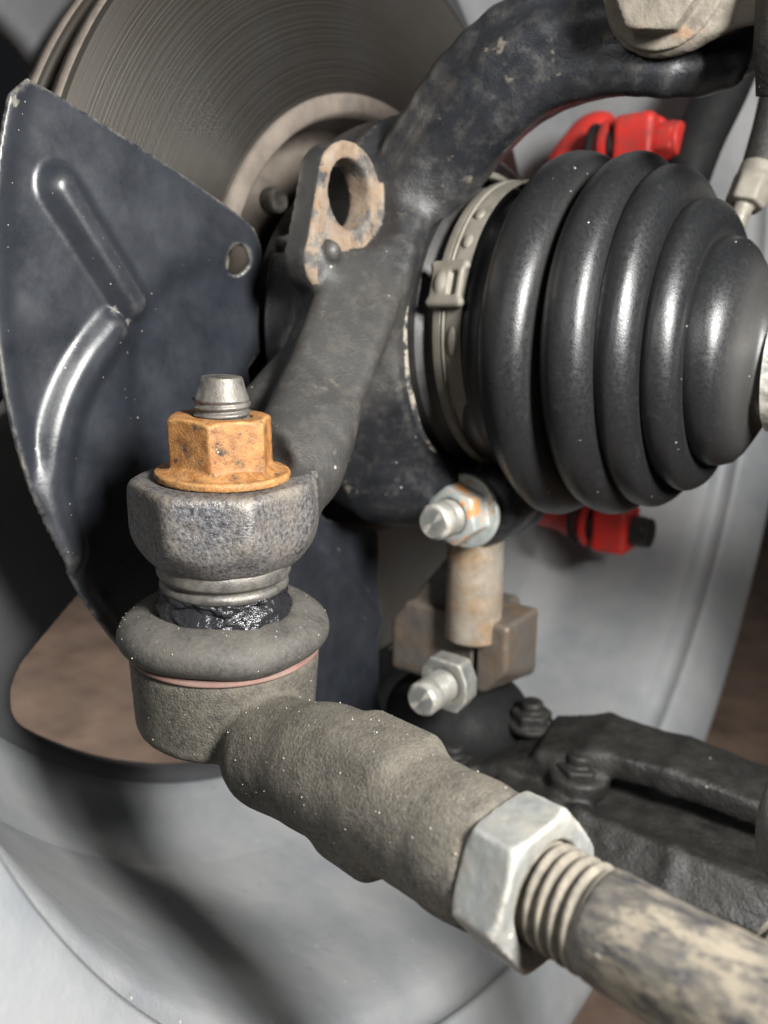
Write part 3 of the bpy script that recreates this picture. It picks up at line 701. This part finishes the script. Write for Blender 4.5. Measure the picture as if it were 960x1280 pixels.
# big clamp: band with pressed ridges, ear buckle
cl = thing('boot_clamp', (6, 0, 0), 'dull steel band clamp with raised ear at the wide end of the boot', 'hose clamp')
pr = [(39.9, 1.6), (40.6, 1.7), (40.8, 2.2), (40.7, 4.0), (40.3, 4.3), (40.3, 4.6), (41.0, 4.8), (41.0, 5.0), (40.4, 5.3), (40.4, 5.6), (40.7, 5.9), (40.7, 9.6), (40.5, 10.1), (39.9, 10.2)]
V, Fq = lathe(pr, (0, 0, .7), (1, 0, 0), 150); obj('band', V, Fq, M['band'], cl, sharp=40)
q = onX(577, 362, 6); ba = math.atan2(q[2]-.7, q[1]); ba = math.atan2(q[2], -math.sqrt(max(40.6**2-q[2]**2, 1)))
def on_ring(a, r, x): return V3(x, r*math.cos(a), r*math.sin(a)+.7)
def tfr(a): rr = V3(0, math.cos(a), math.sin(a)); return np.stack([V3(1, 0, 0), np.cross(rr, V3(1, 0, 0)), rr], 1)
f = Field(on_ring(ba, 42, 6)-14, on_ring(ba, 42, 6)+14, .4)
f.add(d_box(on_ring(ba, 42.4, 6.2), (4.6, 4.0, 1.2), tfr(ba), .6))
f.add(d_cap(on_ring(ba-.11, 42.6, 1.8), on_ring(ba-.11, 42.6, 10.6), 1.3), .8); f.add(d_cap(on_ring(ba+.11, 42.6, 1.8), on_ring(ba+.11, 42.6, 10.6), 1.3), .8)
f.sub(d_box(on_ring(ba, 43.6, 8.2), (1.0, 3.0, 1.2), tfr(ba), .4), .4); f.add(d_ell(on_ring(ba, 43.4, 4.6), (1.7, 2.8, 1.1), tfr(ba)), .5)
V, Fq = f.mesh(); obj('ear', V, Fq, M['band'], cl)
for da, ln in ((-.34, .10), (.30, .055), (.52, .05)):
    f = Field(on_ring(ba-da, 41, 7)-9, on_ring(ba-da, 41, 7)+9, .45)
    f.add(d_ell(on_ring(ba-da, 40.6, 7.8), (1.5, 41*ln, 1.0), tfr(ba-da))); V, Fq = f.mesh(); obj('tooth', V, Fq, M['band'], cl)
sc_ = thing('shaft_clamp', (86, 0, -4), 'narrow grey band clamp at the small end of the boot', 'hose clamp')
V, Fq = lathe([(15.3, 76.0), (16.2, 76.2), (16.3, 83.2), (15.3, 83.4)], (0, 0, bendz(86)), (1, 0, 0), 90); obj('band', V, Fq, M['zinc'], sc_, sharp=30)
V, Fq = lathe([(0.01, 80), (13.5, 80), (13.5, 230), (0.01, 230)], (0, 0, -5), (1, 0, -.05), 60)
o = obj('drive_shaft', V, Fq, M['dark'], loc=V3(150, 0, -8), sharp=40); tag(o, 'dark steel drive shaft leaving the small end of the boot', 'drive shaft')

# ================================================================== red caliper behind the boot
cal = thing('brake_caliper', (-20, 118, 0), 'bright red brake caliper half hidden behind the ribbed boot', 'brake caliper')
f = Field((-75, 84, -96), (-8, 150, 90), 1.2)
f.add(d_box((-45, 120, -6), (22, 20, 58), rnd=8)); f.add(d_cap((-30, 112, 66), (-22, 118, 76), 9, 8), 6)
f.add(d_cap((-30, 112, -72), (-22, 118, -86), 10, 9), 6)
f.add(d_cap((-40, 100, 40), (-26, 116, 74), 9), 8)
f.add(d_cap((-44, 112, -78), (-12, 120, -84), 11, 10), 3)
f.cut(lambda x, y, z: x+17+0*y+0*z, 1.5); V, Fq = f.mesh(); obj('caliper_body', V, Fq, M['red'], cal)
def slide_pin(c):
    pin = onX(*c, 3); x, y, z = pin
    f = Field(pin-16, pin+16, .7); f.add(d_box(pin+V3(-1, 0, 0), (7.6, 9.0, 9.6), rnd=2.5)); f.sub(d_cyl(pin+V3(7, 0, -6), pin+V3(7, 0, 14), 2), 1); V, Fq = f.mesh(); obj('pin_lug', V, Fq, M['red'], cal)
    V, Fq = lathe(smooth_curve([(6.5, -20), (9.0, -19), (9.2, -17.5), (7.6, -16.2), (9.0, -15), (9.0, -13.2), (7.2, -12), (7.4, -10), (6, -8.6)], 40), pin, (1, 0, 0), 48); obj('pin_bellows', V, Fq, M['black'], cal)
    V, Fq = lathe([(6.2, -18.8), (9.9, -13.0), (9.9, -11.8), (6.2, -11.4)], pin, (1, 0, 0), 48); obj('bellows_lip', V, Fq, M['red'], cal, sharp=40)
    f = Field(pin+V3(4, -10, -10), pin+V3(20, 10, 10), .6); f.add(d_hex(pin+V3(6, 0, 0), frame((1, 0, 0)), 12, 6.5, .6)); f.add(d_cyl(pin+V3(12, 0, 0), pin+V3(14.5, 0, 0), 6.2, 1)); V, Fq = f.mesh(); obj('pin_bolt', V, Fq, M['red'] if c[1] < 400 else M['darkiron'], cal)
slide_pin((803, 180)); slide_pin((772, 660))

# ================================================================== pinch bolt, ball joint, lower bolt
def bolt_nut(name, c, ax, r, stick, af, h, fr, m_nut, m_bolt, label, cat, chamf=True, turn=10):
    """bolt end pointing along ax, nut seated at c"""
    t = thing(name, c, label, cat); ax = unit(ax); Fm = frame(ax); x = Fm[:, 0]*math.cos(math.radians(turn))+Fm[:, 1]*math.sin(math.radians(turn)); Mx = np.stack([x, np.cross(ax, x), ax], 1)
    f = Field(c-fr-8, c+fr+8+np.abs(ax)*h*0, .5); f.add(d_hex(c+ax*1, Mx, af, h, .6, both=False))
    if fr: f.add(d_cyl(c, c+ax*2.4, fr, 1.0), 1.2)
    f.add(d_cyl(c+ax*h*.8, c+ax*(h+1.4), r+1.8, .8), .8); f.sub(d_cyl(c+ax*-2, c+ax*(h+4), r+.15))
    V, Fq = f.mesh(); obj('nut', V, Fq, m_nut, t)
    a = thread(c-ax*1, ax, h+stick*.55+1, r, 1.5, .55, n=48, per=8)
    e = h+stick*.55
    b = lathe([(r-.1, e-.1), (r-.1, h+stick-.9), (r-.9, h+stick), (r-1.6, h+stick+.05), (.01, h+stick+.05)], c, ax, 48)
    V, Fq = merge(a, b); obj('bolt_end', V, Fq, m_bolt, t, sharp=28); return t
bolt_nut('pinch_bolt', PB+V3(0, 3, 0), V3(0, -1, 0), 5.2, 9.5, 15.5, 9, 11.2, M['zincrust'], M['zinc'], 'zinc pinch bolt with rust streaked flange nut under the boot', 'bolt')
PB2 = onY(570, 846, -22)
bolt_nut('clamp_bolt', PB2, V3(0, -1, 0), 5.2, 9, 17, 10.5, 0.01, M['zinc'], M['zinc'], 'lower zinc bolt and nut on the rust stained ball joint block', 'bolt', turn=25)

bj = thing('ball_joint', PB2+V3(0, 12, -20), 'rust stained ball joint block with bright upright pin between two bolts', 'ball joint')
pc = onY(593, 735, -8)
V, Fq = lathe([(0.01, 32), (8.3, 32), (9, 31.3), (9, -16), (8, -17), (0.01, -17)], pc, (0, 0, 1), 64); obj('pin', V, Fq, M['pin'], bj, sharp=40)
ba0 = onY(536, 740, -8); bb = onY(565, 822, -8)
f = Field(V3(-48, -32, -126), V3(40, 34, -48), .7)
f.add(d_box(V3(ba0[0], 4, pc[2]+6), (6.5, 11, 26), rnd=1.2))
f.add(d_box(V3(pc[0]-14, 4, PB2[2]+2), (18, 14, 13.5), rnd=2.2), 1.5)
f.add(d_box(V3(pc[0]+7, 0, PB2[2]+3), (7, 11, 12.5), rnd=1.6), 1)
f.sub(d_box(V3(pc[0]+2, -12, PB2[2]+2), (.9, 6, 16), rnd=.4), .6)
f.cut(plane(V3(-1, 0, .8), V3(pc[0]-27, 0, PB2[2]+13)), 1.5); f.cut(plane(V3(1, -.3, -.9), V3(pc[0]+10, 0, PB2[2]-8)), 1.5); f.sub(d_cyl(PB2+V3(0, -4, 0), PB2+V3(0, 1.5, 0), 11.5), .5)
V, Fq = f.mesh(); V = roughen(V, Fq, .2, 5); obj('block', V, Fq, M['clampblock'], bj)
bc = onY(560, 900, 2)
V, Fq = lathe(smooth_curve([(12, 17), (15, 14), (20, 11), (24.5, 6), (26, 0), (25, -6), (22, -10), (20, -14)], 40), bc+V3(0, 6, 0), (0, 0, 1), 80); obj('grease_boot', V, Fq[:, ::-1], M['black'], bj)

# lower control arm
lca = thing('lower_control_arm', onY(700, 980, 0), 'dark oily lower control arm running right behind the tie rod', 'control arm')
f = Field((-30, -70, -190), (130, 50, -95), 1.1)
A = [onY(560, 950, 0), onY(690, 932, 2), onY(760, 930, 6), onY(850, 955, 8), onY(975, 1003, 8)]
UZ = V3(0, 0, 1)
f.add(d_blade(A[0]-V3(0, 0, 2), A[2], 17, 15, 5, 2.0, UZ), 3)
for a, b, wa, wb in zip(A[1:-1], A[2:], (14, 13, 12), (13, 12, 11)): f.add(d_blade(a-V3(2, 0, 0), b+V3(2, 0, 0), wa, wb, 4.0, 1.8, UZ), 3)
B = [onY(590, 985, -14), onY(720, 1040, -22), onY(840, 1092, -22), onY(990, 1160, -20)]
for a, b in zip(B[:-1], B[1:]): f.add(d_blade(a-unit(b-a)*2, b+unit(b-a)*2, 7, 6, 3.5, 1.5, V3(0, -1, .9)), 3)
f.add(d_blade(A[0]+V3(4, -14, -4), B[1]+V3(-6, 6, 2), 16, 12, 5, 2, UZ), 3)
f.add(d_blade((A[1]+B[0])/2+V3(0, 4, -3), (A[4]+B[3])/2+V3(0, 8, -4), 22, 20, 3, 1.5, UZ), 5)
f.add(d_cyl(onY(724, 962, -8)-V3(0, 0, 7), onY(724, 962, -8), 9, 1.5), 2); f.add(d_cyl(onY(566, 948, -14)-V3(0, 0, 6), onY(566, 948, -14), 9, 1.5), 2)
V, Fq = f.mesh(); V = roughen(V, Fq, .4, 5); obj('arm_casting', V, Fq, M['darkiron'], lca)
for px, py, Y in ((665, 884, 8), (724, 950, -8), (566, 938, -14)):
    c = onY(px, py, Y)
    f = Field(c-12, c+12, .5); f.add(d_hex(c+V3(0, 0, -6), np.eye(3), 12, 5, .6)); f.add(d_cyl(c+V3(0, 0, -2), c+V3(0, 0, 2.5), 3.8, 1.2), .5); f.add(d_cyl(c+V3(0, 0, -7.5), c+V3(0, 0, -5), 8, .8))
    V, Fq = f.mesh(); obj('arm_nut', V, Fq, M['darkiron'], lca)

# ================================================================== strut bracket top right
BC = onY(832, -20, -34); bax = unit(V3(.12, -1, -.25)); Bm = frame(bax)
br = thing('strut_bracket', BC, 'mud caked strut bracket with rounded end at the upper right', 'bracket')
f = Field(BC-26, BC+V3(60, 40, 40), .7)
f.add(d_cyl(BC-bax*6, BC, 13.0, 1.2)); dirn = unit(onY(985, -60, -34)-BC)
dirn = unit(dirn-bax*(dirn@bax)); e2 = np.cross(bax, dirn)
f.add(d_box(BC+dirn*26-bax*3, (28, 10.5, 2.8), np.stack([dirn, e2, bax], 1), 1), 5)
V, Fq = f.mesh(); V = roughen(V, Fq, .5, 5); obj('bracket_plate', V, Fq, M['mudsteel'], br)
f = Field(BC-24, BC+24, .5)
x = Bm[:, 0]*math.cos(.35)+Bm[:, 1]*math.sin(.35); Mx = np.stack([x, np.cross(bax, x), bax], 1)
f.add(d_cyl(BC, BC+bax*2, 12.0, .6)); f.add(d_hex(BC+bax*1.5, Mx, 16.5, 7, .6, both=False), .8); V, Fq = f.mesh(); V = roughen(V, Fq, .12, 2.5)
o = obj('strut_bolt', V, Fq, M['mudsteel'], loc=BC); tag(o, 'mud caked hex bolt head on the bracket at the upper right', 'bolt')
# strut leg, brake hose and fitting at the right edge
V, Fc = tube([at(1000, -40, 150), at(990, 60, 152), at(975, 122, 156)], [7.5, 7, 4.5], 24, 24); o = obj('damper_strut', V, Fc, M['darkiron'], loc=at(978, 60, 152)); tag(o, 'mud speckled upright edge below the bracket at the right border', 'strut')
hose = thing('brake_hose', at(945, 235, 215), 'brake hose with dull brass hex fitting at the right border', 'hose')
h0, h1 = at(928, 262, 215), at(948, 212, 215); hax = unit(h1-h0)
V, Fc = tube([h1, at(965, 150, 214), at(985, 60, 210)], 4.6, 20, 30); obj('rubber_line', V, Fc, M['darkiron'], hose)
f = Field(h0-12, h1+12, .5); f.add(d_hex(h0+hax*1, frame(hax), 9.5, 8, .6)); f.add(d_cyl(h0+hax*7, h1+hax*1, 4.9, .6), .8); f.add(d_cyl(h0-hax*8, h0+hax*2, 2.6, .5), .5); V, Fq = f.mesh(); obj('fitting', V, Fq, M['band'], hose)
V, Fc = tube([at(965, -60, 290), at(910, 95, 290), at(868, 190, 290), at(835, 300, 290)], [10, 9.5, 9, 8], 20, 40); o = obj('black_band', V, Fc, M['black'], loc=at(890, 130, 300)); tag(o, 'thick black band slanting behind the boot and bracket', 'hose')  # long black tube slanting down behind the bracket
# stabiliser link end at the lower right border
lk = thing('stabiliser_link', at(985, 1080, 130), 'grey link washer and threaded stud at the lower right border', 'link')
lc = at(1016, 1035, 130); V, Fq = lathe(smooth_curve([(0.01, 4), (9, 4), (11.5, 3), (12, 0), (11, -4), (7, -5), (.01, -5)], 30), lc, unit(V3(.9, -.4, .1)), 60, rfun=lambda r, h, th: (r*(1-.18*np.cos(th)**2), h)); obj('washer', V, Fq, M['sealrubber'], lk)
V, Fq = thread(at(968, 1150, 132), unit(V3(.8, -.3, -.35)), 20, 5, 1.5, .8, n=48); obj('stud', V, Fq, M['mudthread'], lk)
